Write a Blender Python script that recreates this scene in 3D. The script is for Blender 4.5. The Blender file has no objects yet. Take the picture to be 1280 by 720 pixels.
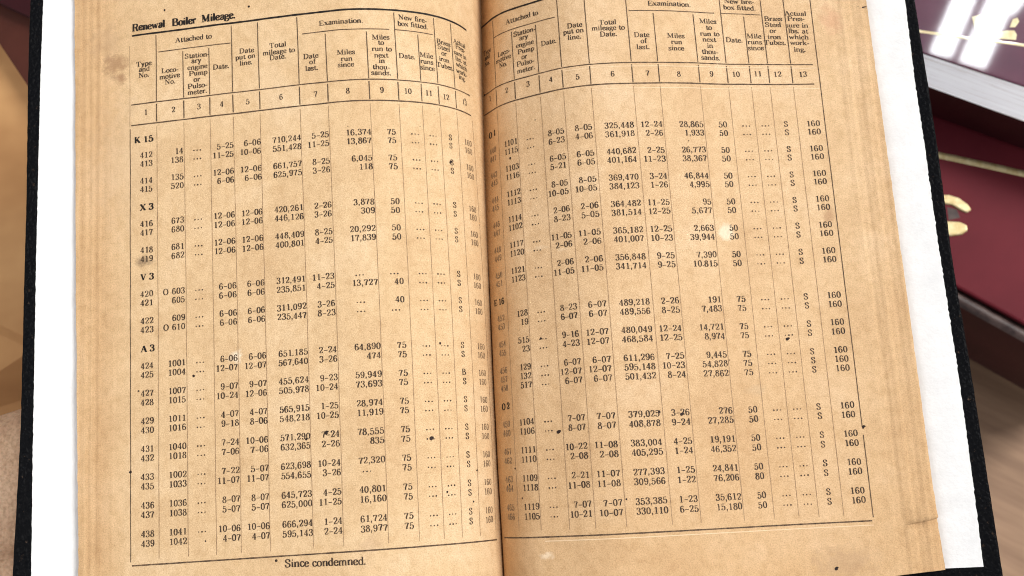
import bpy, bmesh, math, random
import numpy as np
from mathutils import Vector, Matrix, noise

random.seed(7)
S = 0.003                       # one printed line of the table = 3 mm
C = bpy.context.scene.collection
sc = bpy.context.scene

# ------------------------------------------------------------------ camera
def rodr(r):
    a = np.linalg.norm(r); k = np.array(r) / a
    K = np.array([[0, -k[2], k[1]], [k[2], 0, -k[0]], [-k[1], k[0], 0]])
    return np.eye(3) + math.sin(a) * K + (1 - math.cos(a)) * K @ K
RC = rodr([-0.183932, -0.14127, 0.078261])        # rows: camera right, up, back
CP = np.array([14.647861, -20.135532, 121.565438])
FPX = 1410.572
cam = bpy.data.cameras.new('camera'); camo = bpy.data.objects.new('camera', cam); C.objects.link(camo)
m = Matrix([[*RC[:, 0]], [*RC[:, 1]], [*RC[:, 2]]]).to_4x4()
m.translation = Vector(CP * S)
camo.matrix_world = m
cam.sensor_width = 36; cam.lens = FPX / 1280 * 36
cam.clip_start = 0.01; cam.clip_end = 50
cam.dof.use_dof = True; cam.dof.focus_distance = 121.0 * S; cam.dof.aperture_fstop = 18.0
cam.dof.aperture_blades = 0
sc.camera = camo

# ------------------------------------------------------------------ world and light
w = bpy.data.worlds.new('World'); sc.world = w; w.use_nodes = True
w.node_tree.nodes['Background'].inputs[0].default_value = (0.93, 0.95, 1.0, 1)
w.node_tree.nodes['Background'].inputs[1].default_value = 0.46
def area(name, loc, target, sx, sy, power, col):
    l = bpy.data.lights.new(name, 'AREA'); l.shape = 'RECTANGLE'; l.size = sx; l.size_y = sy
    l.energy = power; l.color = col
    o = bpy.data.objects.new(name, l); C.objects.link(o); o.location = loc
    o.rotation_euler = (Vector(target) - Vector(loc)).to_track_quat('-Z', 'Y').to_euler()
    return o
area('key_softbox', (1.55, 0.5, 1.3), (0, 0, 0), 0.8, 0.8, 38.0, (1.0, 0.97, 0.92))  # soft key light added out of view at the upper right
area('room_light', (-0.7, -0.3, 1.3), (0, 0, 0), 0.8, 0.8, 7.0, (1.0, 0.93, 0.84))
sc.view_settings.view_transform = 'Standard'; sc.view_settings.look = 'None'
sc.view_settings.exposure = 0.0; sc.view_settings.gamma = 1.0
sc.render.engine = 'CYCLES'
sc.cycles.filter_width = 1.0
sc.render.resolution_x = 1024; sc.render.resolution_y = 576

def ray(px, py):
    d = np.array([(px - 640) / FPX, -(py - 360) / FPX, -1.0]) @ RC
    return d / np.linalg.norm(d)
def at(px, py, z0, kx=0.0, x0=0.0):
    """where the line of sight of a point of the photograph meets the plane z = z0 + kx (x - x0)"""
    d = ray(px, py)
    t = (z0 + kx * (CP[0] - x0) - CP[2]) / (d[2] - kx * d[0])
    return CP + d * t

# ------------------------------------------------------------------ helpers
def obj(name, verts, faces, mat, parent=None, smooth=False, attr=None):
    me = bpy.data.meshes.new(name)
    me.from_pydata([tuple(v) for v in verts], [], faces)
    if attr is not None:
        a = me.attributes.new('pagecoord', 'FLOAT_VECTOR', 'POINT')
        a.data.foreach_set('vector', np.asarray(attr, dtype=np.float32).ravel())
    if mat: me.materials.append(mat)
    if smooth: me.polygons.foreach_set('use_smooth', [True] * len(me.polygons))
    me.update()
    o = bpy.data.objects.new(name, me); C.objects.link(o)
    if parent: o.parent = parent
    return o
def tag(o, label=None, cat=None, group=None, kind=None):
    if label: o['label'] = label
    if cat: o['category'] = cat
    if group: o['group'] = group
    if kind: o['kind'] = kind
    return o
def empty(name, loc, label, cat, group=None):
    o = bpy.data.objects.new(name, None); C.objects.link(o); o.location = loc; o.empty_display_size = .02
    return tag(o, label, cat, group)
def bevel(o, wd, seg=2):
    b = o.modifiers.new('bevel', 'BEVEL'); b.width = wd; b.segments = seg; b.limit_method = 'ANGLE'; b.angle_limit = math.radians(35)
def prism(name, top, down, mat, parent, bev=0.0, seg=2):
    """solid from a planar outline (list of np points in table units) and a downward vector"""
    n = len(top); v = [np.array(p) * S for p in top] + [(np.array(p) + down) * S for p in top]
    f = [list(range(n)), list(range(2 * n - 1, n - 1, -1))]
    f += [[i, i + n, (i + 1) % n + n, (i + 1) % n] for i in range(n)]
    o = obj(name, v, f, mat, parent)
    bm = bmesh.new(); bm.from_mesh(o.data); bmesh.ops.recalc_face_normals(bm, faces=bm.faces); bm.to_mesh(o.data); bm.free()
    if bev: bevel(o, bev * S, seg)
    if parent: fixparent(o, parent)
    return o
def fixparent(o, parent):
    o.matrix_parent_inverse = Matrix.Translation(parent.location).inverted()

# ------------------------------------------------------------------ materials
class NT:
    def __init__(s, name):
        s.m = bpy.data.materials.new(name); s.m.use_nodes = True; s.t = s.m.node_tree
        s.b = s.t.nodes['Principled BSDF']; s.L = s.t.links.new
    def n(s, typ, **k):
        nd = s.t.nodes.new(typ)
        for a, b in k.items():
            if a.startswith('i_'): nd.inputs[a[2:].replace('_', ' ')].default_value = b
            else: setattr(nd, a, b)
        return nd
    def coord(s, attr=None):
        if attr:
            a = s.n('ShaderNodeAttribute'); a.attribute_name = attr; return a.outputs['Vector']
        return s.n('ShaderNodeTexCoord').outputs['Object']
    def noise(s, vec, scale, detail=3, rough=.55, stretch=None):
        if stretch:
            mp = s.n('ShaderNodeMapping'); mp.inputs['Scale'].default_value = stretch; s.L(vec, mp.inputs['Vector']); vec = mp.outputs[0]
        nd = s.n('ShaderNodeTexNoise', i_Scale=scale, i_Detail=detail, i_Roughness=rough); s.L(vec, nd.inputs['Vector']); return nd.outputs['Fac']
    def ramp(s, fac, stops):
        r = s.n('ShaderNodeValToRGB'); s.L(fac, r.inputs[0]); e = r.color_ramp.elements
        while len(e) < len(stops): e.new(.5)
        for q, (p, c) in zip(e, stops): q.position = p; q.color = (*c, 1) if len(c) == 3 else c
        return r.outputs[0]
    def mix(s, fac, a, b, mode='MIX'):
        x = s.n('ShaderNodeMix', data_type='RGBA', blend_type=mode)
        for k, v in ((0, fac), (6, a), (7, b)):
            if isinstance(v, (int, float)): x.inputs[k].default_value = v
            elif isinstance(v, tuple): x.inputs[k].default_value = (*v, 1)
            else: s.L(v, x.inputs[k])
        return x.outputs[2]
    def math(s, op, a, b=0.0, clamp=False):
        x = s.n('ShaderNodeMath', operation=op); x.use_clamp = clamp
        for k, v in ((0, a), (1, b)):
            if isinstance(v, (int, float)): x.inputs[k].default_value = v
            else: s.L(v, x.inputs[k])
        return x.outputs[0]
    def bump(s, h, strength, dist):
        b = s.n('ShaderNodeBump', i_Strength=strength, i_Distance=dist); s.L(h, b.inputs['Height']); s.L(b.outputs[0], s.b.inputs['Normal'])
    def set(s, **k):
        for a, v in k.items():
            a = a.replace('_', ' ')
            if isinstance(v, (int, float)): s.b.inputs[a].default_value = v
            elif isinstance(v, tuple): s.b.inputs[a].default_value = (*v, 1)
            else: s.L(v, s.b.inputs[a])

def sep(t, vec):
    x = t.n('ShaderNodeSeparateXYZ'); t.L(vec, x.inputs[0]); return x.outputs
def paper_material(name, side):
    t = NT(name); v = t.coord('pagecoord'); X = sep(t, v)
    base = t.ramp(t.noise(v, .10, 4, .6), [(.30, (.665, .447, .243)), (.5, (.735, .513, .288)), (.70, (.785, .57, .345))])
    base = t.mix(1.0, base, (.985, .985, .995) if side == 'L' else (.94, .925, .945), 'MULTIPLY')
    # fibre and foxing grain
    g = t.noise(v, 7.0, 3, .85)
    base = t.mix(1.0, base, t.ramp(g, [(.28, (.71, .66, .60)), (.5, (1, 1, 1)), (.72, (1.16, 1.17, 1.19))]), 'MULTIPLY')
    g2 = t.noise(v, 1.1, 4, .65, (1.0, .8, 1))
    base = t.mix(1.0, base, t.ramp(g2, [(.32, (.90, .87, .83)), (.52, (1, 1, 1)), (.7, (1.05, 1.05, 1.06))]), 'MULTIPLY')
    # yellow-brown toning of the outer margin, in strips where the leaves lie unevenly
    st = t.noise(v, 1.0, 3, .6, (1.6, .012, 1))
    if side == 'L': e = t.math('MULTIPLY_ADD', X[0], -.30, True); e.node.inputs[2].default_value = -1.25
    else: e = t.math('MULTIPLY_ADD', X[0], .30, True); e.node.inputs[2].default_value = -12.1
    e.node.use_clamp = True
    col = t.ramp(st, [(.3, (.80, .71, .63)), (.5, (.90, .82, .75)), (.68, (1.0, .95, .9))])
    base = t.mix(t.math('MULTIPLY', e, .9 if side == 'L' else .25), base, t.mix(1.0, base, col, 'MULTIPLY'))
    # shade of the gutter mixed into the paper colour as brown
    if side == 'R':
        gutter_shade = t.math('MULTIPLY_ADD', X[0], -.16, True); gutter_shade.node.inputs[2].default_value = .38; gutter_shade.node.use_clamp = True
        base = t.mix(gutter_shade, base, t.mix(1.0, base, (.80, .66, .50), 'MULTIPLY'))
        lo = t.math('MULTIPLY_ADD', X[1], .02, True); lo.node.inputs[2].default_value = -.25; lo.node.use_clamp = True
        base = t.mix(lo, base, t.mix(1.0, base, (.88, .82, .74), 'MULTIPLY'))
    stains = {'L': [(-5.6, -9.6, 2.3, 1.4, (.36, .2, .1), .75), (-6.8, -12.5, 2.6, 2.6, (.5, .32, .18), .5), (-5.0, -7.6, 1.0, .9, (.34, .18, .09), .75),
                    (-2.1, 13.9, 1.15, .75, (.16, .10, .06), .62), (8.3, 25.6, .9, .9, (.9, .78, .6), .7), (22.6, 46.2, 1.6, 1.0, (.5, .32, .2), .3),
                    (-5.0, 2.0, 5.0, 9.0, (.62, .44, .28), .25)],
              'R': [(37.3, 12.6, .8, 1.0, (.40, .22, .12), .55), (40.2, -11.6, 1.5, 2.4, (.58, .30, .18), .5), (25.65, 14.2, 1.1, 1.15, (.93, .86, .68), .5),
                    (34.5, 50.0, 4.0, 2.2, (.45, .29, .17), .5), (4.4, 14.6, 1.3, .3, (.86, .7, .5), .3), (7.2, 15.2, 1.0, .25, (.86, .7, .5), .3),
                    (3.0, 47.8, .9, .5, (.95, .8, .6), .5), (27.3, 31.6, 1.6, .7, (.55, .4, .25), .35)]}[side]
    wob = t.noise(v, .9, 4, .65)
    for (a, b, rx, ry, c, k) in stains:
        dx = t.math('MULTIPLY', t.math('SUBTRACT', X[0], a), 1 / rx); dy = t.math('MULTIPLY', t.math('SUBTRACT', X[1], b), 1 / ry)
        r = t.math('SQRT', t.math('ADD', t.math('MULTIPLY', dx, dx), t.math('MULTIPLY', dy, dy)))
        hard = c == (.93, .86, .68)
        f = t.math('SUBTRACT', 1.0, t.math('ADD', r, t.math('MULTIPLY', t.math('SUBTRACT', wob, .5), .9 if hard else 2.2)))
        f = t.math('MULTIPLY', f, 2.2 if hard else 1.5, True)
        base = t.mix(t.math('MULTIPLY', f, k), base, c)
    t.set(Base_Color=base, Roughness=.82, Specular_IOR_Level=.25)
    t.bump(t.math('ADD', t.noise(v, 5.0, 3, .75), t.math('MULTIPLY', t.noise(v, .8, 3, .6), 1.5)), .7, .00025)
    return t.m
M = {}
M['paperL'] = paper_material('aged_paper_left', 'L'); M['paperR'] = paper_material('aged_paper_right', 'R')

def ink(name, dark, pale, lo, hi):
    t = NT(name); v = t.coord('pagecoord')
    a = t.noise(v, 1.7, 4, .75); b = t.noise(v, 6.5, 2, .6)
    f = t.math('ADD', t.math('MULTIPLY', a, .6), t.math('MULTIPLY', b, .4))
    t.set(Base_Color=t.ramp(f, [(lo, dark), (hi, pale)]), Roughness=.7, Specular_IOR_Level=.3)
    return t.m
M['ink'] = ink('printing_ink', (.022, .013, .008), (.24, .145, .08), .45, .74)
M['ink_faint'] = ink('faint_printing_ink', (.07, .042, .025), (.40, .26, .15), .36, .66)
M['ink_bold'] = ink('bold_printing_ink', (.010, .007, .005), (.10, .06, .035), .5, .78)
M['rule_dark'] = ink('heading_rule_ink', (.05, .03, .018), (.30, .185, .10), .43, .72)
M['rule_pale'] = ink('column_rule_ink', (.20, .115, .06), (.52, .34, .19), .38, .62)
M['spot'] = ink('ink_spot_brown', (.016, .008, .006), (.06, .03, .02), .45, .75)
M['ghost'] = ink('impressed_line', (.80, .60, .38), (.72, .5, .3), .4, .65)

t = NT('block_edge'); v = t.coord()
t.set(Base_Color=t.ramp(t.noise(v, 900, 3, .6, (1, .02, 1)), [(.3, (.30, .18, .09)), (.7, (.62, .43, .25))]), Roughness=.9); M['block'] = t.m
t = NT('white_endpaper'); v = t.coord()
t.set(Base_Color=t.ramp(t.noise(v, 120, 5, .65), [(.3, (.77, .77, .775)), (.65, (.85, .85, .855))]), Roughness=.7, Specular_IOR_Level=.3)
t.bump(t.math('ADD', t.noise(v, 700, 3, .6), t.noise(v, 110, 4, .6)), .4, .0004); M['white'] = t.m
t = NT('black_leather'); v = t.coord()
vo = t.n('ShaderNodeTexVoronoi', i_Scale=620.0, feature='DISTANCE_TO_EDGE'); t.L(v, vo.inputs['Vector'])
worn = t.ramp(t.noise(v, 420, 4, .7), [(.64, (0, 0, 0)), (.72, (1, 1, 1))])
base = t.mix(t.math('MULTIPLY', worn, .55), (.0022, .0024, .0034), (.10, .062, .04))
t.set(Base_Color=base, Roughness=.42, Specular_IOR_Level=.06)
t.bump(t.math('ADD', vo.outputs['Distance'], t.math('MULTIPLY', t.noise(v, 330, 4, .75), 1.0)), .75, .0006); M['leather'] = t.m
def maroon(name, c1, c2, rough, coat, coatr=.03):
    t = NT(name); v = t.coord()
    t.set(Base_Color=t.ramp(t.noise(v, 40, 4, .6), [(.3, c1), (.7, c2)]), Roughness=rough, Coat_Weight=coat, Coat_Roughness=coatr, Specular_IOR_Level=.22)
    t.bump(t.noise(v, 1500, 2, .5), .15, .0002); return t.m
M['maroon'] = maroon('maroon_cloth', (.135, .012, .020), (.165, .016, .025), .6, 0)
M['maroon_gloss'] = maroon('glossy_maroon', (.085, .020, .045), (.115, .026, .055), .35, 1.0, .04)
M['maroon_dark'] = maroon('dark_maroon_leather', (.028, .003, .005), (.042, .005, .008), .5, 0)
M['maroon_brown'] = maroon('brown_maroon_leather', (.058, .015, .009), (.08, .02, .012), .6, 0)
M['oxblood'] = maroon('oxblood_leather', (.028, .002, .004), (.04, .004, .006), .5, 0)
t = NT('gilt'); v = t.coord()
t.set(Base_Color=t.ramp(t.noise(v, 300, 3, .6), [(.3, (.60, .45, .20)), (.7, (.85, .72, .42))]), Roughness=.42, Metallic=.55); M['gold'] = t.m
t = NT('glazed_gilt'); v = t.coord()
t.set(Base_Color=t.ramp(t.noise(v, 300, 3, .6), [(.3, (.66, .52, .26)), (.7, (.82, .72, .44))]), Roughness=.45, Metallic=.2, Coat_Weight=1.0, Coat_Roughness=.04); M['gold_gloss'] = t.m
t = NT('worn_ridge'); v = t.coord()
t.set(Base_Color=t.ramp(t.noise(v, 120, 3, .6), [(.35, (.03, .014, .013)), (.65, (.11, .07, .06))]), Roughness=.5); M['ridge'] = t.m
t = NT('gilt_page_edge'); v = t.coord(); MPN = t.n('ShaderNodeMapping'); MPN.inputs['Rotation'].default_value = (0, 0, .33); t.L(v, MPN.inputs[0]); MP = MPN.outputs[0]
t.set(Base_Color=t.ramp(t.noise(MP, 420, 5, .8, (.03, 2.0, 2.0)), [(.3, (.50, .42, .38)), (.45, (.88, .87, .90)), (.7, (.97, .97, .99))]), Roughness=.35, Specular_IOR_Level=.6); M['pages'] = t.m
t = NT('table_wood'); v = t.coord()
mp = t.n('ShaderNodeMapping'); mp.inputs['Rotation'].default_value = (0, 0, .55); t.L(v, mp.inputs[0])
nz = t.noise(mp.outputs[0], 4.5, 3, .5, (1.1, 8, 1)); nf = t.noise(mp.outputs[0], 14, 3, .6, (1.1, 10, 1))
t.set(Base_Color=t.mix(.25, t.ramp(nz, [(.35, (.24, .135, .075)), (.5, (.345, .205, .12)), (.66, (.50, .31, .18))]), t.ramp(nf, [(.4, (.24, .14, .09)), (.6, (.5, .32, .2))])), Roughness=.5); M['wood'] = t.m
t = NT('brown_card'); v = t.coord()
t.set(Base_Color=t.ramp(t.noise(v, 9, 4, .6, (1, 1.6, 1)), [(.3, (.33, .15, .05)), (.5, (.46, .23, .085)), (.7, (.60, .33, .135))]), Roughness=.75)
t.bump(t.noise(v, 300, 3, .6), .2, .0003); M['card'] = t.m
t = NT('skin'); v = t.coord()
vo = t.n('ShaderNodeTexVoronoi', i_Scale=750.0); t.L(v, vo.inputs['Vector'])
t.set(Base_Color=t.mix(1.0, t.ramp(t.noise(v, 60, 4, .6), [(.3, (.50, .29, .17)), (.5, (.62, .39, .24)), (.7, (.70, .47, .30))]), t.ramp(t.noise(v, 700, 2, .6), [(.35, (.82, .78, .74)), (.6, (1.05, 1.05, 1.05))]), 'MULTIPLY'),
      Roughness=.5, Subsurface_Weight=.15, Subsurface_Scale=.004)
t.b.inputs['Subsurface Radius'].default_value = (1, .35, .2)
t.bump(t.math('ADD', vo.outputs['Distance'], t.noise(v, 260, 3, .6)), .5, .0006); M['skin'] = t.m
t = NT('navy_sleeve'); v = t.coord(); t.set(Base_Color=t.ramp(t.noise(v, 200, 3, .6), [(.3, (.02, .025, .05)), (.7, (.04, .05, .09))]), Roughness=.9); M['sleeve'] = t.m
t = NT('lamp_glow'); t.set(Base_Color=(.9, .9, .9)); t.b.inputs['Emission Color'].default_value = (.93, .97, 1, 1); t.b.inputs['Emission Strength'].default_value = 42; M['glow'] = t.m
t = NT('lamp_housing'); t.set(Base_Color=(.7, .7, .7), Roughness=.5); M['housing'] = t.m

# ------------------------------------------------------------------ shape of the open pages
# page coordinates: u across the printed table, l down it in printed lines; both pages carry the same layout
KU = (np.array([-8, 20, 32, 38, 42, 46.]), np.array([-1, 3, 7, 13, 25, 50.]))
TH = (np.array([0.020357, -0.023976, -0.700751, -1.281095, -1.263815, -1.263815]), np.array([0.876595, 0.330814, 0.321426, -0.152575, -0.320222, 0.199262]))
U0 = (42., 3.); TW = ((0.240744, 1.676664, 10.973119), (-0.962152, -0.143191, 4.261851)); TC = ((0.236922, 0.22818, 0.095592), (0.489539, 0.030734, 0.374396))
ZL = (0.671622, 2.776862); KK = (-0.003715, 0.015246); TO = (0.0, 1.150665); OFF = ((-4.561868, -7.21032), (0.0, 0.0))
uu = np.linspace(-18, 54, 1441); PR = []
for k in (0, 1):
    th = np.interp(uu, KU[k], TH[k]); du = uu[1] - uu[0]
    X = np.concatenate([[0], np.cumsum((np.cos(th[1:]) + np.cos(th[:-1])) / 2 * du)]); Z = np.concatenate([[0], np.cumsum((np.sin(th[1:]) + np.sin(th[:-1])) / 2 * du)])
    PR.append((X - np.interp(U0[k], uu, X) + OFF[k][0], Z - np.interp(U0[k], uu, Z) + OFF[k][1]))
def surf(k, u, l):
    u = np.asarray(u, float); l = np.asarray(l, float)
    a = (u - 18.) / 20.; w0 = np.clip((23. - l) / 30., 0, None) ** 2
    cc = TC[k]; l = l + w0 * (cc[0] * a + cc[1] * a * a + cc[2] * a ** 3)
    x = np.interp(u, uu, PR[k][0]); z = np.interp(u, uu, PR[k][1])
    t = (l + TO[k] + KK[k] * (u - 20) - 23); tt = t / 22.
    e = np.exp(-(44 - u) / 8.) if k == 0 else np.exp(-u / 8.)
    w = np.exp(-(44 - u) / TW[k][2]) if k == 0 else np.exp(-u / TW[k][2])
    z = z + ZL[k] * tt * e + (TW[k][0] * tt + TW[k][1] * tt * tt) * w
    # handling creases along the outer margins and a little cockling of the sheet
    if k == 0:
        m = np.clip((-6.2 - u) / 1.5, 0, 1); z = z + m * (.035 * np.sin(u * 7.3 + .3 * np.sin(l * .11)) + .03 * np.sin(u * 13.1 + l * .02))
    else:
        m = np.clip((u - 39.6) / 1.2, 0, 1); z = z + m * (.055 * np.sin((u + .035 * l) * 3.1 + .5 * np.sin(l * .09)) + .04 * np.sin(u * 9.0 + .4 * np.sin(l * .15)))
    z = z + .055 * np.sin(u * .55 + .3 * l + k) * np.sin(l * .31 + .2 * u) + .018 * np.sin(u * 1.7 - l * .9) * np.sin(l * 1.3 + u * .4)
    return np.stack([x, -t, z], -1)
def normal(k, u, l):
    e = 1e-3; a = surf(k, u + e, l) - surf(k, u - e, l); b = surf(k, u, l - e) - surf(k, u, l + e)
    n = np.cross(a, b); return n / np.linalg.norm(n, axis=-1, keepdims=True)

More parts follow.
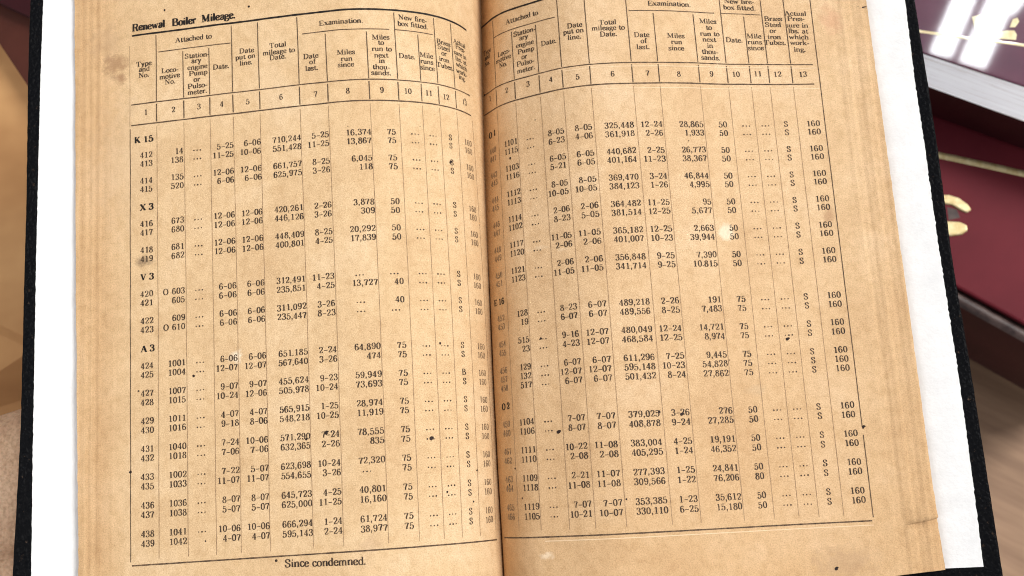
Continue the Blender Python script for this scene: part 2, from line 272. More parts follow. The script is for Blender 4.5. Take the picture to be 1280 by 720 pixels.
# ------------------------------------------------------------------ the printer's types: every glyph is a set of pen strokes
# (advance, strokes); c open curve, o closed curve, k thick line, n thin line, m medium line, d dot; cap height 1
G = {
'0': (.78, [('o', [(.38, .99), (.58, .82), (.63, .5), (.58, .18), (.38, .01), (.18, .18), (.13, .5), (.18, .82)])]),
'1': (.78, [('k', [(.41, .98), (.41, .03)]), ('m', [(.41, .96), (.2, .84)]), ('n', [(.2, .03), (.62, .03)])]),
'2': (.78, [('c', [(.14, .74), (.2, .93), (.38, .99), (.57, .9), (.6, .7), (.45, .45), (.15, .1)]), ('k2', [(.12, .07), (.62, .07)]), ('m', [(.62, .06), (.65, .26)]), ('d', (.17, .76, .09))]),
'3': (.78, [('c', [(.14, .82), (.22, .96), (.38, .99), (.56, .89), (.56, .67), (.4, .54), (.28, .53)]), ('c', [(.28, .53), (.5, .5), (.63, .27), (.53, .07), (.34, .0), (.17, .06), (.12, .18)]), ('d', (.17, .8, .08)), ('d', (.16, .19, .09))]),
'4': (.78, [('k', [(.48, .98), (.48, .03)]), ('n2', [(.48, .98), (.06, .29)]), ('m', [(.05, .28), (.68, .28)]), ('n', [(.32, .03), (.64, .03)])]),
'5': (.78, [('k2', [(.18, .93), (.57, .93)]), ('n2', [(.18, .96), (.16, .5)]), ('c', [(.16, .5), (.34, .62), (.56, .52), (.62, .3), (.52, .07), (.32, .0), (.15, .06), (.11, .2)]), ('d', (.16, .2, .09))]),
'6': (.78, [('c', [(.58, .84), (.44, .98), (.27, .92), (.15, .68), (.13, .35), (.22, .07), (.38, .01), (.56, .1), (.62, .3), (.54, .5), (.38, .58), (.21, .5), (.14, .34)]), ('d', (.56, .82, .08))]),
'7': (.78, [('k2', [(.12, .92), (.65, .92)]), ('k', [(.64, .9), (.48, .6), (.38, .3), (.36, .02)]), ('m', [(.12, .97), (.1, .72)])]),
'8': (.78, [('o', [(.38, .98), (.54, .9), (.56, .73), (.38, .55), (.2, .73), (.22, .9)]), ('o', [(.38, .55), (.58, .44), (.63, .25), (.55, .06), (.38, .01), (.21, .06), (.13, .25), (.18, .44)])]),
'9': (.78, [('c', [(.18, .16), (.32, .02), (.49, .08), (.61, .32), (.63, .65), (.54, .93), (.38, .99), (.2, .9), (.14, .7), (.22, .5), (.38, .42), (.55, .5), (.62, .66)]), ('d', (.2, .18, .08))]),
'-': (.72, [('k2', [(.08, .38), (.64, .38)])]), '.': (.34, [('d', (.13, .08, .10))]), ',': (.40, [('d', (.16, .08, .10)), ('m', [(.22, .06), (.12, -.2)])]), ' ': (.36, []),
'*': (.5, [('k', [(.25, .98), (.25, .55)]), ('k', [(.06, .88), (.44, .66)]), ('k', [(.06, .66), (.44, .88)])]),
'h-': (.42, [('k2', [(.04, .3), (.36, .3)])]),
'A': (.92, [('n2', [(.12, .03), (.44, .98)]), ('k', [(.44, .96), (.76, .03)]), ('n', [(.24, .34), (.64, .34)]), ('n', [(.0, .03), (.26, .03)]), ('n', [(.6, .03), (.92, .03)])]),
'B': (.86, [('k', [(.2, .98), (.2, .03)]), ('c', [(.1, .97), (.5, .97), (.66, .85), (.64, .62), (.48, .52), (.2, .52)]), ('c', [(.48, .52), (.72, .42), (.74, .16), (.55, .03), (.06, .03)])]),
'D': (.95, [('k', [(.2, .98), (.2, .03)]), ('c', [(.06, .97), (.48, .97), (.76, .75), (.8, .5), (.76, .25), (.48, .03), (.06, .03)])]),
'E': (.88, [('k', [(.2, .98), (.2, .03)]), ('n', [(.06, .97), (.74, .97)]), ('n', [(.06, .03), (.78, .03)]), ('n', [(.2, .5), (.52, .5)]), ('m', [(.72, .97), (.74, .74)]), ('m', [(.77, .03), (.8, .3)]), ('m', [(.53, .64), (.53, .38)])]),
'K': (.98, [('k', [(.2, .98), (.2, .03)]), ('n', [(.06, .97), (.36, .97)]), ('n', [(.06, .03), (.36, .03)]), ('n2', [(.22, .36), (.72, .96)]), ('k', [(.4, .58), (.78, .03)]), ('n', [(.58, .97), (.88, .97)]), ('n', [(.62, .03), (.94, .03)])]),
'L': (.84, [('k', [(.22, .98), (.22, .03)]), ('n', [(.06, .97), (.4, .97)]), ('n', [(.06, .03), (.72, .03)]), ('m', [(.71, .03), (.75, .34)])]),
'M': (1.16, [('n2', [(.18, .97), (.18, .03)]), ('k', [(.2, .97), (.54, .08)]), ('n2', [(.54, .06), (.88, .97)]), ('k', [(.9, .97), (.9, .03)]), ('n', [(.04, .03), (.34, .03)]), ('n', [(.72, .03), (1.08, .03)]), ('n', [(.04, .97), (.22, .97)]), ('n', [(.86, .97), (1.06, .97)])]),
'N': (.98, [('n2', [(.2, .97), (.2, .03)]), ('k', [(.2, .96), (.76, .05)]), ('n2', [(.76, .97), (.76, .03)]), ('n', [(.04, .97), (.24, .97)]), ('n', [(.06, .03), (.36, .03)]), ('n', [(.62, .97), (.92, .97)])]),
'O': (.9, [('o', [(.44, .99), (.7, .84), (.79, .5), (.7, .16), (.44, .01), (.18, .16), (.09, .5), (.18, .84)])]),
'P': (.82, [('k', [(.2, .98), (.2, .03)]), ('c', [(.06, .97), (.5, .97), (.72, .84), (.7, .58), (.48, .46), (.2, .46)]), ('n', [(.06, .03), (.4, .03)])]),
'R': (.94, [('k', [(.2, .98), (.2, .03)]), ('c', [(.06, .97), (.5, .97), (.7, .84), (.68, .62), (.48, .5), (.2, .5)]), ('n', [(.06, .03), (.4, .03)]), ('k', [(.46, .5), (.62, .4), (.68, .08), (.88, .06)])]),
'S': (.74, [('c', [(.58, .7), (.55, .9), (.36, .99), (.17, .9), (.13, .72), (.3, .55), (.54, .4), (.6, .2), (.48, .04), (.3, .0), (.14, .08), (.1, .28)]), ('m', [(.59, .97), (.59, .68)]), ('m', [(.1, .03), (.1, .3)])]),
'T': (.9, [('k', [(.42, .98), (.42, .03)]), ('n', [(.06, .97), (.78, .97)]), ('m', [(.07, .97), (.04, .7)]), ('m', [(.77, .97), (.8, .7)]), ('n', [(.26, .03), (.58, .03)])]),
'V': (.9, [('k', [(.14, .97), (.44, .04)]), ('n2', [(.44, .02), (.74, .97)]), ('n', [(.0, .97), (.3, .97)]), ('n', [(.6, .97), (.88, .97)])]),
'X': (.94, [('k', [(.16, .97), (.74, .03)]), ('n2', [(.14, .03), (.74, .97)]), ('n', [(.02, .97), (.34, .97)]), ('n', [(.58, .97), (.88, .97)]), ('n', [(.0, .03), (.28, .03)]), ('n', [(.56, .03), (.9, .03)])]),
'a': (.58, [('c', [(.12, .5), (.22, .64), (.38, .63), (.44, .48), (.44, .12), (.56, .04)]), ('c', [(.43, .38), (.22, .33), (.09, .16), (.18, .0), (.32, .03), (.44, .16)]), ('d', (.15, .5, .07))]),
'b': (.62, [('k', [(.14, .99), (.14, .03)]), ('n', [(.03, .98), (.16, .98)]), ('c', [(.14, .5), (.3, .64), (.48, .55), (.54, .32), (.47, .08), (.3, .0), (.14, .12)])]),
'c': (.54, [('c', [(.46, .48), (.38, .62), (.26, .64), (.12, .52), (.08, .3), (.15, .08), (.29, .0), (.42, .06), (.49, .18)]), ('d', (.44, .5, .07))]),
'd': (.64, [('k', [(.5, .99), (.5, .03)]), ('n', [(.38, .98), (.52, .98)]), ('c', [(.5, .5), (.34, .64), (.16, .55), (.09, .32), (.16, .08), (.34, .0), (.5, .12)]), ('n', [(.5, .03), (.62, .04)])]),
'e': (.56, [('n', [(.1, .36), (.47, .36)]), ('c', [(.47, .36), (.45, .55), (.3, .64), (.14, .54), (.09, .31), (.16, .08), (.31, .0), (.44, .07), (.5, .18)])]),
'f': (.40, [('k', [(.2, .8), (.2, .03)]), ('c', [(.2, .78), (.24, .96), (.38, .99), (.46, .9)]), ('n', [(.05, .61), (.4, .61)]), ('n', [(.06, .03), (.38, .03)])]),
'g': (.58, [('o', [(.27, .63), (.42, .56), (.44, .42), (.27, .26), (.11, .42), (.13, .56)]), ('c', [(.18, .28), (.1, .16), (.2, .09), (.44, .06), (.53, -.08), (.4, -.24), (.18, -.24), (.06, -.12), (.2, .06)]), ('m', [(.42, .56), (.54, .62)])]),
'h': (.68, [('k', [(.14, .99), (.14, .03)]), ('n', [(.03, .98), (.16, .98)]), ('n', [(.03, .03), (.28, .03)]), ('c', [(.15, .46), (.28, .6), (.42, .62), (.51, .48), (.51, .03)]), ('n', [(.4, .03), (.64, .03)])]),
'i': (.34, [('k', [(.16, .62), (.16, .03)]), ('n', [(.04, .61), (.18, .61)]), ('n', [(.04, .03), (.3, .03)]), ('d', (.16, .87, .085))]),
'k': (.66, [('k', [(.14, .99), (.14, .03)]), ('n', [(.03, .98), (.16, .98)]), ('n', [(.03, .03), (.27, .03)]), ('n2', [(.16, .25), (.46, .6)]), ('k', [(.28, .4), (.52, .03)]), ('n', [(.36, .61), (.6, .61)]), ('n', [(.4, .03), (.66, .03)])]),
'l': (.34, [('k', [(.16, .99), (.16, .03)]), ('n', [(.04, .98), (.18, .98)]), ('n', [(.04, .03), (.3, .03)])]),
'm': (1.0, [('k', [(.14, .62), (.14, .03)]), ('n', [(.03, .61), (.16, .61)]), ('n', [(.03, .03), (.27, .03)]), ('c', [(.15, .46), (.26, .6), (.38, .62), (.48, .48), (.48, .03)]), ('c', [(.49, .46), (.6, .6), (.72, .62), (.82, .48), (.82, .03)]), ('n', [(.38, .03), (.6, .03)]), ('n', [(.72, .03), (.96, .03)])]),
'n': (.68, [('k', [(.14, .62), (.14, .03)]), ('n', [(.03, .61), (.16, .61)]), ('n', [(.03, .03), (.28, .03)]), ('c', [(.15, .46), (.28, .6), (.42, .62), (.51, .48), (.51, .03)]), ('n', [(.4, .03), (.64, .03)])]),
'o': (.60, [('o', [(.29, .64), (.46, .54), (.51, .32), (.46, .1), (.29, .0), (.12, .1), (.07, .32), (.12, .54)])]),
'p': (.64, [('k', [(.15, .62), (.15, -.26)]), ('n', [(.03, .61), (.17, .61)]), ('n', [(.03, -.26), (.3, -.26)]), ('c', [(.15, .48), (.3, .64), (.48, .55), (.55, .32), (.47, .08), (.3, .0), (.15, .12)])]),
'r': (.50, [('k', [(.15, .62), (.15, .03)]), ('n', [(.03, .61), (.17, .61)]), ('n', [(.03, .03), (.3, .03)]), ('c', [(.16, .42), (.26, .58), (.38, .63), (.44, .54)]), ('d', (.41, .54, .07))]),
's': (.50, [('c', [(.4, .46), (.36, .6), (.24, .64), (.11, .56), (.12, .42), (.28, .32), (.41, .2), (.36, .05), (.22, .0), (.11, .05), (.07, .18)]), ('m', [(.41, .62), (.41, .46)]), ('m', [(.07, .02), (.07, .19)])]),
't': (.44, [('k', [(.19, .84), (.19, .16)]), ('c', [(.19, .18), (.24, .02), (.34, .02), (.42, .14)]), ('n', [(.04, .61), (.38, .61)])]),
'u': (.68, [('k', [(.15, .62), (.15, .2)]), ('c', [(.15, .22), (.2, .03), (.34, .02), (.5, .18)]), ('k', [(.5, .62), (.5, .03)]), ('n', [(.02, .61), (.17, .61)]), ('n', [(.38, .61), (.52, .61)]), ('n', [(.5, .03), (.64, .03)])]),
'v': (.60, [('k', [(.1, .6), (.3, .03)]), ('n2', [(.3, .02), (.5, .61)]), ('n', [(.0, .61), (.22, .61)]), ('n', [(.38, .61), (.6, .61)])]),
'w': (.88, [('k', [(.1, .6), (.27, .03)]), ('n2', [(.27, .02), (.44, .6)]), ('k', [(.43, .6), (.6, .03)]), ('n2', [(.6, .02), (.77, .61)]), ('n', [(.0, .61), (.22, .61)]), ('n', [(.66, .61), (.88, .61)])]),
'x': (.62, [('k', [(.1, .6), (.48, .03)]), ('n2', [(.1, .03), (.48, .6)]), ('n', [(.0, .61), (.22, .61)]), ('n', [(.38, .61), (.58, .61)]), ('n', [(.0, .03), (.2, .03)]), ('n', [(.36, .03), (.6, .03)])]),
'y': (.60, [('k', [(.1, .6), (.3, .05)]), ('c', [(.5, .61), (.3, .04), (.2, -.2), (.08, -.24)]), ('n', [(.0, .61), (.22, .61)]), ('n', [(.38, .61), (.6, .61)]), ('d', (.08, -.2, .06))]),
}
def spline(P, closed, n=4):
    P = [np.array(p, float) for p in P]; N = len(P); out = []
    for i in range(N if closed else N - 1):
        if closed: a, b, c, d = P[i - 1], P[i], P[(i + 1) % N], P[(i + 2) % N]
        else: a, b, c, d = P[max(i - 1, 0)], P[i], P[i + 1], P[min(i + 2, N - 1)]
        for j in range(n):
            t = j / n; out.append(.5 * (2 * b + (c - a) * t + (2 * a - 5 * b + 4 * c - d) * t * t + (3 * b - a - 3 * c + d) * t ** 3))
    if not closed: out.append(P[-1])
    return out
class Print:
    """collects flat printed shapes in page coordinates and lays them on the sheet"""
    def __init__(s, k): s.k = k; s.v = []; s.f = []; s.h = []; s.c = 0
    def ribbon(s, P, W, closed=False):
        P = np.array(P, float); n = len(P)
        if n < 2: return
        T = (np.roll(P, -1, 0) - np.roll(P, 1, 0)) if closed else np.gradient(P, axis=0)
        ln = np.linalg.norm(T, axis=1, keepdims=True); ln[ln < 1e-9] = 1; T = T / ln; N = np.stack([-T[:, 1], T[:, 0]], 1)
        W = np.broadcast_to(np.asarray(W, float), (n,))[:, None] / 2; b = len(s.v)
        A = P + N * W; B = P - N * W
        for i in range(n): s.v += [A[i], B[i]]
        s.c += 1; s.h += [.0004 * (s.c % 12)] * (2 * n)
        for i in range(n if closed else n - 1):
            j = (i + 1) % n; s.f.append([b + 2 * i, b + 2 * i + 1, b + 2 * j + 1, b + 2 * j])
    def dot(s, x, y, r, n=10, rx=None, rag=0):
        b = len(s.v); rx = rx or r
        for i in range(n):
            q = 1 + rag * random.uniform(-1, 1)
            s.v.append(np.array([x + rx * q * math.cos(2 * math.pi * i / n), y + r * q * math.sin(2 * math.pi * i / n)]))
        s.c += 1; s.h += [.0004 * (s.c % 12)] * n; s.f.append(list(range(b, b + n))[::-1])
    def glyph(s, ch, u, l, size, cond, bold):
        thick, thin, med = ((.205, .08, .105), (.28, .11, .14), (.19, .09, .11))[bold]
        adv, ST = G[ch]; sl = s.slope
        ink_gain = random.uniform(.88, 1.12)
        def tr(p): return (u + p[0] * size * cond, l - p[1] * size + sl * p[0] * size * cond)
        for st in ST:
            m, P = st
            if m == 'd':
                x, y = tr(P); s.dot(x, y, P[2] * size * (1.25 if bold else 1), 8); continue
            if m in ('c', 'o'):
                Q = spline(P, m == 'o'); Qn = np.array(Q)
                T = (np.roll(Qn, -1, 0) - np.roll(Qn, 1, 0)) if m == 'o' else np.gradient(Qn, axis=0)
                v = np.abs(T[:, 1]) / (np.linalg.norm(T, axis=1) + 1e-9)
                W = (thin + (thick - thin) * v ** 1.6) * size * ink_gain
                s.ribbon([tr(p) for p in Q], W * (.5 + .5 * cond), m == 'o')
            else:
                Wd = {'k': thick, 'k2': .105 + .05 * (bold > 0), 'n': thin, 'n2': thin * 1.15, 'm': med}[m] * size * ink_gain
                Q = P if len(P) > 2 else [P[0], ((P[0][0] + P[1][0]) / 2, (P[0][1] + P[1][1]) / 2), P[1]]
                s.ribbon([tr(p) for p in Q], Wd * (.5 + .5 * cond if m == 'k' else 1))
    slope = 0
    def width(s, t, size, cond, track=0): return sum(G[c][0] + track for c in t) * size * cond
    def text(s, t, u, l, size, cond=1.0, align='c', bold=0, track=0, jit=.012, hyph=False):
        chars = [('h-' if (c == '-' and hyph) else c) for c in t]
        W = sum(G[c][0] + track for c in chars) * size * cond
        x = u - (W / 2 if align == 'c' else W if align == 'r' else 0); x0 = x
        for c in chars:
            s.glyph(c, x + random.gauss(0, jit * .6), l + s.slope * (x - x0) + random.gauss(0, jit), size * random.uniform(.985, 1.015), cond, bold)
            x += (G[c][0] + track) * size * cond
    def build(s, name, mat, parent, lift=.02):
        if not s.v: return None
        P = np.array(s.v); k = s.k
        pos = surf(k, P[:, 0], P[:, 1]) + normal(k, P[:, 0], P[:, 1]) * (lift + np.array(s.h))[:, None]
        return obj(name, pos * S, s.f, mat, parent, attr=np.column_stack([P, np.zeros(len(P))]))

# ------------------------------------------------------------------ the book: cover, endpapers, blocks, pages
book = empty('open_book', (0, 0, 0), 'open mileage register with browned printed pages, white endpapers and black leather boards', 'book')
PLANE = ((4.75, -.37, -50.0), (-4.35, .165, 42.0))       # height of each board, its slope and where
def onboard(k, px, py, up=0.0):
    z, kx, x0 = PLANE[k]; return at(px, py, z + up, kx, x0)
outer = ([(37, -45), (36, 0), (34, 60), (33, 100), (31, 250), (28, 360), (23.5, 540), (17, 660), (12, 742), (9, 790)],
         [(1137, -45), (1144.5, 0), (1162, 110), (1174, 190), (1182, 250), (1191, 320), (1200, 375), (1213, 450), (1227, 540), (1241, 630), (1254, 712), (1257, 735)])
inner = ([(56, -40), (54, 0), (50.5, 100), (48, 200), (45, 330), (43.5, 420), (41, 560), (39, 716), (37, 765)],
         [(1127, -40), (1131, 0), (1143.5, 100), (1155.5, 180), (1172, 300), (1183, 370), (1197, 460), (1208, 540), (1221, 640), (1229.5, 708.5)])
def xpoint(k, x, y, up=0.0):
    z, kx, x0 = PLANE[k]; return np.array([x, y, z + kx * (x - x0) + up])
def resample(P, n, jag=0.0, seed=1, kx=0.0):
    P = [np.array(p) for p in P]; L = np.cumsum([0] + [np.linalg.norm(b - a) for a, b in zip(P, P[1:])]); r = random.Random(seed)
    out = []
    for i in range(n + 1):
        q = np.array([np.interp(L[-1] * i / n, L, [p[j] for p in P]) for j in range(3)])
        if jag and 0 < i < n:
            j = r.gauss(0, jag); q[0] += j; q[2] += kx * j
        out.append(q)
    return out
for k in (0, 1):
    sp = -6.2 if k == 0 else -4.2
    O = [onboard(k, *p) for p in outer[k]]
    z, kx, x0 = PLANE[k]
    outline = resample(O, 120, .010, 5 + k, kx) + [xpoint(k, sp, O[-1][1] - (.6 if k else 0)), xpoint(k, sp, O[0][1])]
    b = prism('cover_board', outline, np.array([kx * -1.1, 0, -1.1]), M['leather'], book, .32, 3)
    tag(b, ('left' if k == 0 else 'right') + ' cover board in black grained leather')
    I = [onboard(k, *p, .09) for p in inner[k]]
    edge = resample(I, 220, .012 + .012 * k, 11 + k, kx)
    prism('endpaper', edge + [xpoint(k, sp, I[-1][1], .09), xpoint(k, sp, I[0][1], .09)], np.array([0, 0, -.12]), M['white'], book)
# spine: a shallow curved leather strip joining the two boards below the pages
sv = []; sf = []; yt, yb = 42., -31.
for i in range(13):
    a = i / 12; x = -6.2 + 2.0 * a; z = -12.4 - 1.5 * math.sin(math.pi * a)
    sv += [(x * S, yt * S, z * S), (x * S, yb * S, z * S), (x * S, yt * S, (z - .6) * S), (x * S, yb * S, (z - .6) * S)]
for i in range(12):
    q = 4 * i; sf += [[q, q + 1, q + 5, q + 4], [q + 2, q + 6, q + 7, q + 3], [q, q + 4, q + 6, q + 2], [q + 1, q + 3, q + 7, q + 5]]
obj('spine', sv, sf, M['leather'], book, True)

LG = (np.array([-26, -17.46, -11.38, -2.12, 7.94, 17.63, 27.02, 36.98, 45.69, 54]), np.array([41.5, 41.05, 40.57, 40.06, 39.56, 39.40, 39.06, 38.92, 39.15, 39.3]))
RG = (np.array([-26, -18.64, -12.38, -2.98, 7.03, 16.8, 26.19, 36.14, 44.85, 54]), np.array([-5.2, -4.98, -4.8, -4.56, -4.44, -4.02, -4.08, -4.12, -3.98, -3.95]))
TOP = -26.0
def edge_u(k, l):
    j = .05 * noise.noise(Vector((l * .9, k * 7, 0))) + .03 * noise.noise(Vector((l * 4.1, k * 3, 2)))
    return (np.interp(l, [-18.2, 1.26, 19.8, 37.4, 47.6, 54], [-10.8, -10.56, -10.31, -9.95, -9.8, -9.72]) if k == 0 else np.interp(l, [-14.3, -.9, 29.3, 45.3, 51.1], [44.2, 44.28, 44.42, 44.45, 44.58])) + j
def bottom(k, u): return 51.3 if k == 0 else 51.15 + min(2.2, .085 * max(0, 44.5 - u))
def page(k, drop=0.0, name='page', mat=None, inset=0.0, parent=None):
    nl, nu = 250, 230
    V = []; A = []; F = []
    for i in range(nl + 1):
        fr = i / nl
        lref = TOP + (51.3 - TOP) * fr
        g = np.interp(lref, *(LG if k == 0 else RG)); e = edge_u(k, lref) - (inset if k else -inset)
        a = np.linspace(0, 1, nu + 1)
        us = e + (g - e) * (a if k == 0 else a)          # a=0 outer edge, a=1 gutter
        ls = np.array([TOP + (bottom(k, u) - inset * .5 - TOP) * fr for u in us])
        cut = None
        if k == 1 and not drop:
            tl = 46.37 + (us - 41.48) * -.215; dl = (52 - TOP) / nl
            up1 = (us > 41.3) & (ls <= tl) & (tl - ls < dl); dn1 = (us > 41.3) & (ls > tl) & (ls - tl <= dl)
            ls = np.where(up1, tl - .001, np.where(dn1, tl + .02, ls)); cut = up1
        P = surf(k, us, ls)
        # the sheet turns down into the gutter
        for q, dz in ((0.03, -1.0), (.05, -3.5), (.06, -7.0)):
            last = P[nu].copy(); last[0] += (q if k == 0 else -q); last[2] += dz; P = np.vstack([P, last]); us = np.append(us, us[nu]); ls = np.append(ls, ls[nu])
        P[:, 2] -= drop
        if k == 1 and not drop:      # torn slit near the foot of the outer margin
            tl = 46.37 + (us - 41.48) * -.215
            m = np.clip((us - 41.3) / 1.6, 0, 1)
            up_ = m * np.clip(1 - (tl - ls) / 3.0, 0, 1) * (ls <= tl); dn = m * np.clip(1 - (ls - tl) / 1.5, 0, 1) * (ls > tl)
            P[:, 2] += .55 * up_ - .05 * dn; P[:, 1] -= .20 * dn
        V.append(P); A.append(np.column_stack([us, ls, np.zeros(len(us))]))
    n = nu + 4; V = np.vstack(V); A = np.vstack(A)
    for i in range(nl):
        for j in range(n - 1):
            a, b = i * n + j, (i + 1) * n + j
            if k == 1 and not drop:
                u0, u1 = A[a, 0], A[a + 1, 0]; um = (u0 + u1) / 2; tl = 46.37 + (um - 41.48) * -.215
                if um > 41.35 and A[a, 1] <= tl < A[b, 1]: continue
            F.append([a, b, b + 1, a + 1] if k == 0 else [a, a + 1, b + 1, b])
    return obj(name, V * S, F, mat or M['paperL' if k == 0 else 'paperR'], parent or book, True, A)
pages = []
for k in (0, 1):
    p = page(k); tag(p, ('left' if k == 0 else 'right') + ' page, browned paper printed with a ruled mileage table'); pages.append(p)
    u_ = page(k, .10, 'page', None, .02); u_['label'] = ('left' if k == 0 else 'right') + ' leaf lying directly beneath the printed page'
    # the stack of leaves below: from just under the sheet down to the board
    nl = 60; a = np.linspace(0, 1, 50); V = []; F = []
    rows = []
    for i in range(nl + 1):
        l = TOP + (51.0 - TOP) * i / nl; g = np.interp(l, *(LG if k == 0 else RG)); e = edge_u(k, l) - (.12 if k else -.12)
        us = e + (g - e) * a; P = surf(k, us, np.full(50, l)); P[:, 2] -= .28
        Q = P.copy(); z, kx, x0 = PLANE[k]; Q[:, 2] = np.minimum(P[:, 2] - .1, z + kx * (Q[:, 0] - x0) + .1)
        rows.append(np.vstack([P, Q]))
    V = np.vstack(rows); n = 50; st = 100
    for i in range(nl):
        for j in range(n - 1):
            q = i * st + j; F += [[q, q + 1, q + st + 1, q + st], [q + n, q + n + st, q + n + st + 1, q + n + 1]]
        q = i * st; F += [[q, q + st, q + st + n, q + n], [q + n - 1, q + 2 * n - 1, q + st + 2 * n - 1, q + st + n - 1]]
    for i in (0, nl):
        for j in range(n - 1):
            q = i * st + j; F.append([q, q + n, q + n + 1, q + 1] if i == 0 else [q, q + 1, q + n + 1, q + n])
    obj('page_block', V * S, F, M['block'], book)

HL= [('Attached to', 3.98, -11.26), ('Type', -2.09, -8.96), ('and', -2.05, -8.32), ('No.', -2.09, -7.6), ('Loco-', 1.11, -7.79), ('motive', 1.07, -7.06), ('No.', 1.13, -6.39), ('Station-', 4.4, -9.16), ('ary', 4.3, -8.54), ('engine', 4.41, -7.77), ('Pump', 4.49, -7.04), ('or', 4.32, -6.3), ('Pulso-', 4.38, -5.54), ('meter.', 4.37, -4.82), ('Date.', 7.25, -7.46), ('Date', 10.32, -8.98), ('put on', 10.16, -8.28), ('line.', 10.24, -7.55), ('Total', 14.03, -9.19), ('mileage to', 14.12, -8.41), ('Date.', 13.98, -7.76), ('Examination.', 21.48, -11.14), ('Date', 17.84, -7.4), ('of', 18.02, -6.71), ('last.', 17.93, -5.97), ('Miles', 21.88, -7.48), ('run', 21.93, -6.71), ('since', 21.81, -6.02), ('Miles', 25.88, -9.18), ('to', 25.88, -8.54), ('run to', 25.94, -7.79), ('next', 25.85, -7.02), ('in', 25.87, -6.37), ('thou-', 25.78, -5.62), ('sands.', 25.75, -4.94), ('New fire-', 29.8, -11.7), ('box fitted.', 29.81, -10.94), ('Date.', 28.83, -7.08), ('Mile', 31.2, -7.47), ('runs', 31.21, -6.74), ('since', 31.25, -5.99), ('Brass', 33.68, -9.49), ('Steel', 33.67, -8.84), ('or', 33.63, -8.16), ('iron', 33.61, -7.42), ('Tubes.', 33.72, -6.61), ('Actual', 36.51, -10.2), ('Pres-', 36.59, -9.58), ('sure in', 36.49, -8.8), ('lbs. at', 36.55, -8.08), ('which', 36.58, -7.35), ('work-', 36.52, -6.59), ('ing.', 36.5, -5.94)]
NL= [('1', -1.84, -3.05), ('2', 1.46, -2.97), ('3', 4.52, -2.96), ('4', 7.25, -2.94), ('5', 10.31, -2.88), ('6', 14.25, -2.95), ('7', 18.22, -2.85), ('8', 21.91, -2.89), ('9', 25.69, -2.86), ('10', 28.67, -2.88), ('11', 31.21, -2.92), ('12', 33.5, -2.81), ('13', 36.6, -2.92)]
HR= [('Attached to', 4.09, -12.77), ('Type', -2.13, -10.57), ('and', -2.19, -9.91), ('No.', -2.26, -9.13), ('Loco-', 1.3, -9.19), ('motive', 1.12, -8.5), ('No.', 1.09, -7.76), ('Station-', 4.36, -10.92), ('ary', 4.22, -10.27), ('engine', 4.32, -9.45), ('Pump', 4.41, -8.63), ('or', 4.16, -7.92), ('Pulso-', 4.25, -7.17), ('meter.', 4.29, -6.33), ('Date.', 7.42, -8.84), ('Date', 10.63, -10.26), ('put on', 10.44, -9.57), ('line.', 10.52, -8.84), ('Total', 14.4, -10.32), ('mileage to', 14.43, -9.65), ('Date.', 14.4, -8.89), ('Examination.', 21.7, -12.54), ('Date', 18.15, -8.69), ('of', 18.31, -7.97), ('last.', 18.21, -7.24), ('Miles', 22.09, -8.65), ('run', 22.11, -7.91), ('since', 22.0, -7.14), ('Miles', 26.03, -10.59), ('to', 26.08, -9.83), ('run to', 26.11, -9.05), ('next', 25.99, -8.34), ('in', 26.0, -7.57), ('thou-', 25.93, -6.83), ('sands.', 25.94, -6.1), ('New fire-', 29.94, -13.26), ('box fitted.', 29.94, -12.45), ('Date.', 28.92, -8.38), ('Mile', 31.25, -8.95), ('runs', 31.26, -8.2), ('since', 31.3, -7.45), ('Brass', 33.65, -11.2), ('Steel', 33.57, -10.43), ('or', 33.49, -9.66), ('iron', 33.55, -8.87), ('Tubes.', 33.56, -8.14), ('Actual', 36.23, -11.93), ('Pres-', 36.24, -11.25), ('sure in', 36.24, -10.38), ('lbs. at', 36.33, -9.66), ('which', 36.32, -8.89), ('work-', 36.34, -8.16), ('ing.', 36.28, -7.3)]
NR= [('1', -1.95, -4.5), ('2', 1.44, -4.41), ('3', 4.42, -4.47), ('4', 7.37, -4.26), ('5', 10.54, -4.05), ('6', 14.49, -4.08), ('7', 18.43, -4.06), ('8', 22.01, -3.97), ('9', 25.83, -4.09), ('10', 28.68, -4.13), ('11', 31.19, -4.19), ('12', 33.43, -4.16), ('13', 36.28, -4.13)]
SPL= [(0.52, -15.39, 2), (10.71, -14.52, 2), (-3.83, 37.02, 2.3), (3.48, 27.25, 2.2), (30.84, 25.54, 2.3), (29.3, 35.79, 3.4), (18.12, 34.5, 3), (15.92, 35.01, 2), (34.9, 39.39, 1.6), (30.87, 41.49, 1.8), (34.19, 42.67, 1.6), (33.5, 4.69, 2.6), (37.71, -4.47, 2), (36.7, -3.66, 2), (21.74, 0.95, 0.8), (29.86, 0.87, 1), (-2.92, 41.4, 0.5)]
SPR= [(1.43, 3.53, 2.2), (5.34, 35.03, 3), (-0.55, 38.56, 1.6), (0.39, 41.75, 1.6), (31.17, 26.27, 2.6), (38.16, 36.11, 2.6), (33.59, 50.57, 2.6), (18.7, 33.9, 2.6), (16.34, 33.55, 2.4), (-1.85, 40.26, 1.6), (12.15, 42.38, 1.5), (5.03, -0.26, 1), (3.99, 24.75, 2.2), (-3.25, -5.7, 2), (24.53, 28.31, 0.8), (22.39, 3.64, 1)]
UV = ([-3.816, -.56, 2.706, 5.824, 8.555, 11.704, 16.385, 19.64, 24.304, 27.556, 30.293, 32.473, 34.995, 38.15],
      [-3.62, -.423, 2.655, 5.896, 8.772, 11.962, 16.693, 19.711, 24.371, 27.67, 30.314, 32.436, 35.049, 38.06])
HT = ([-12.78, -10.42, -4.443, -1.97, 46.879], [-14.43, -11.934, -5.662, -3.199, 45.864])
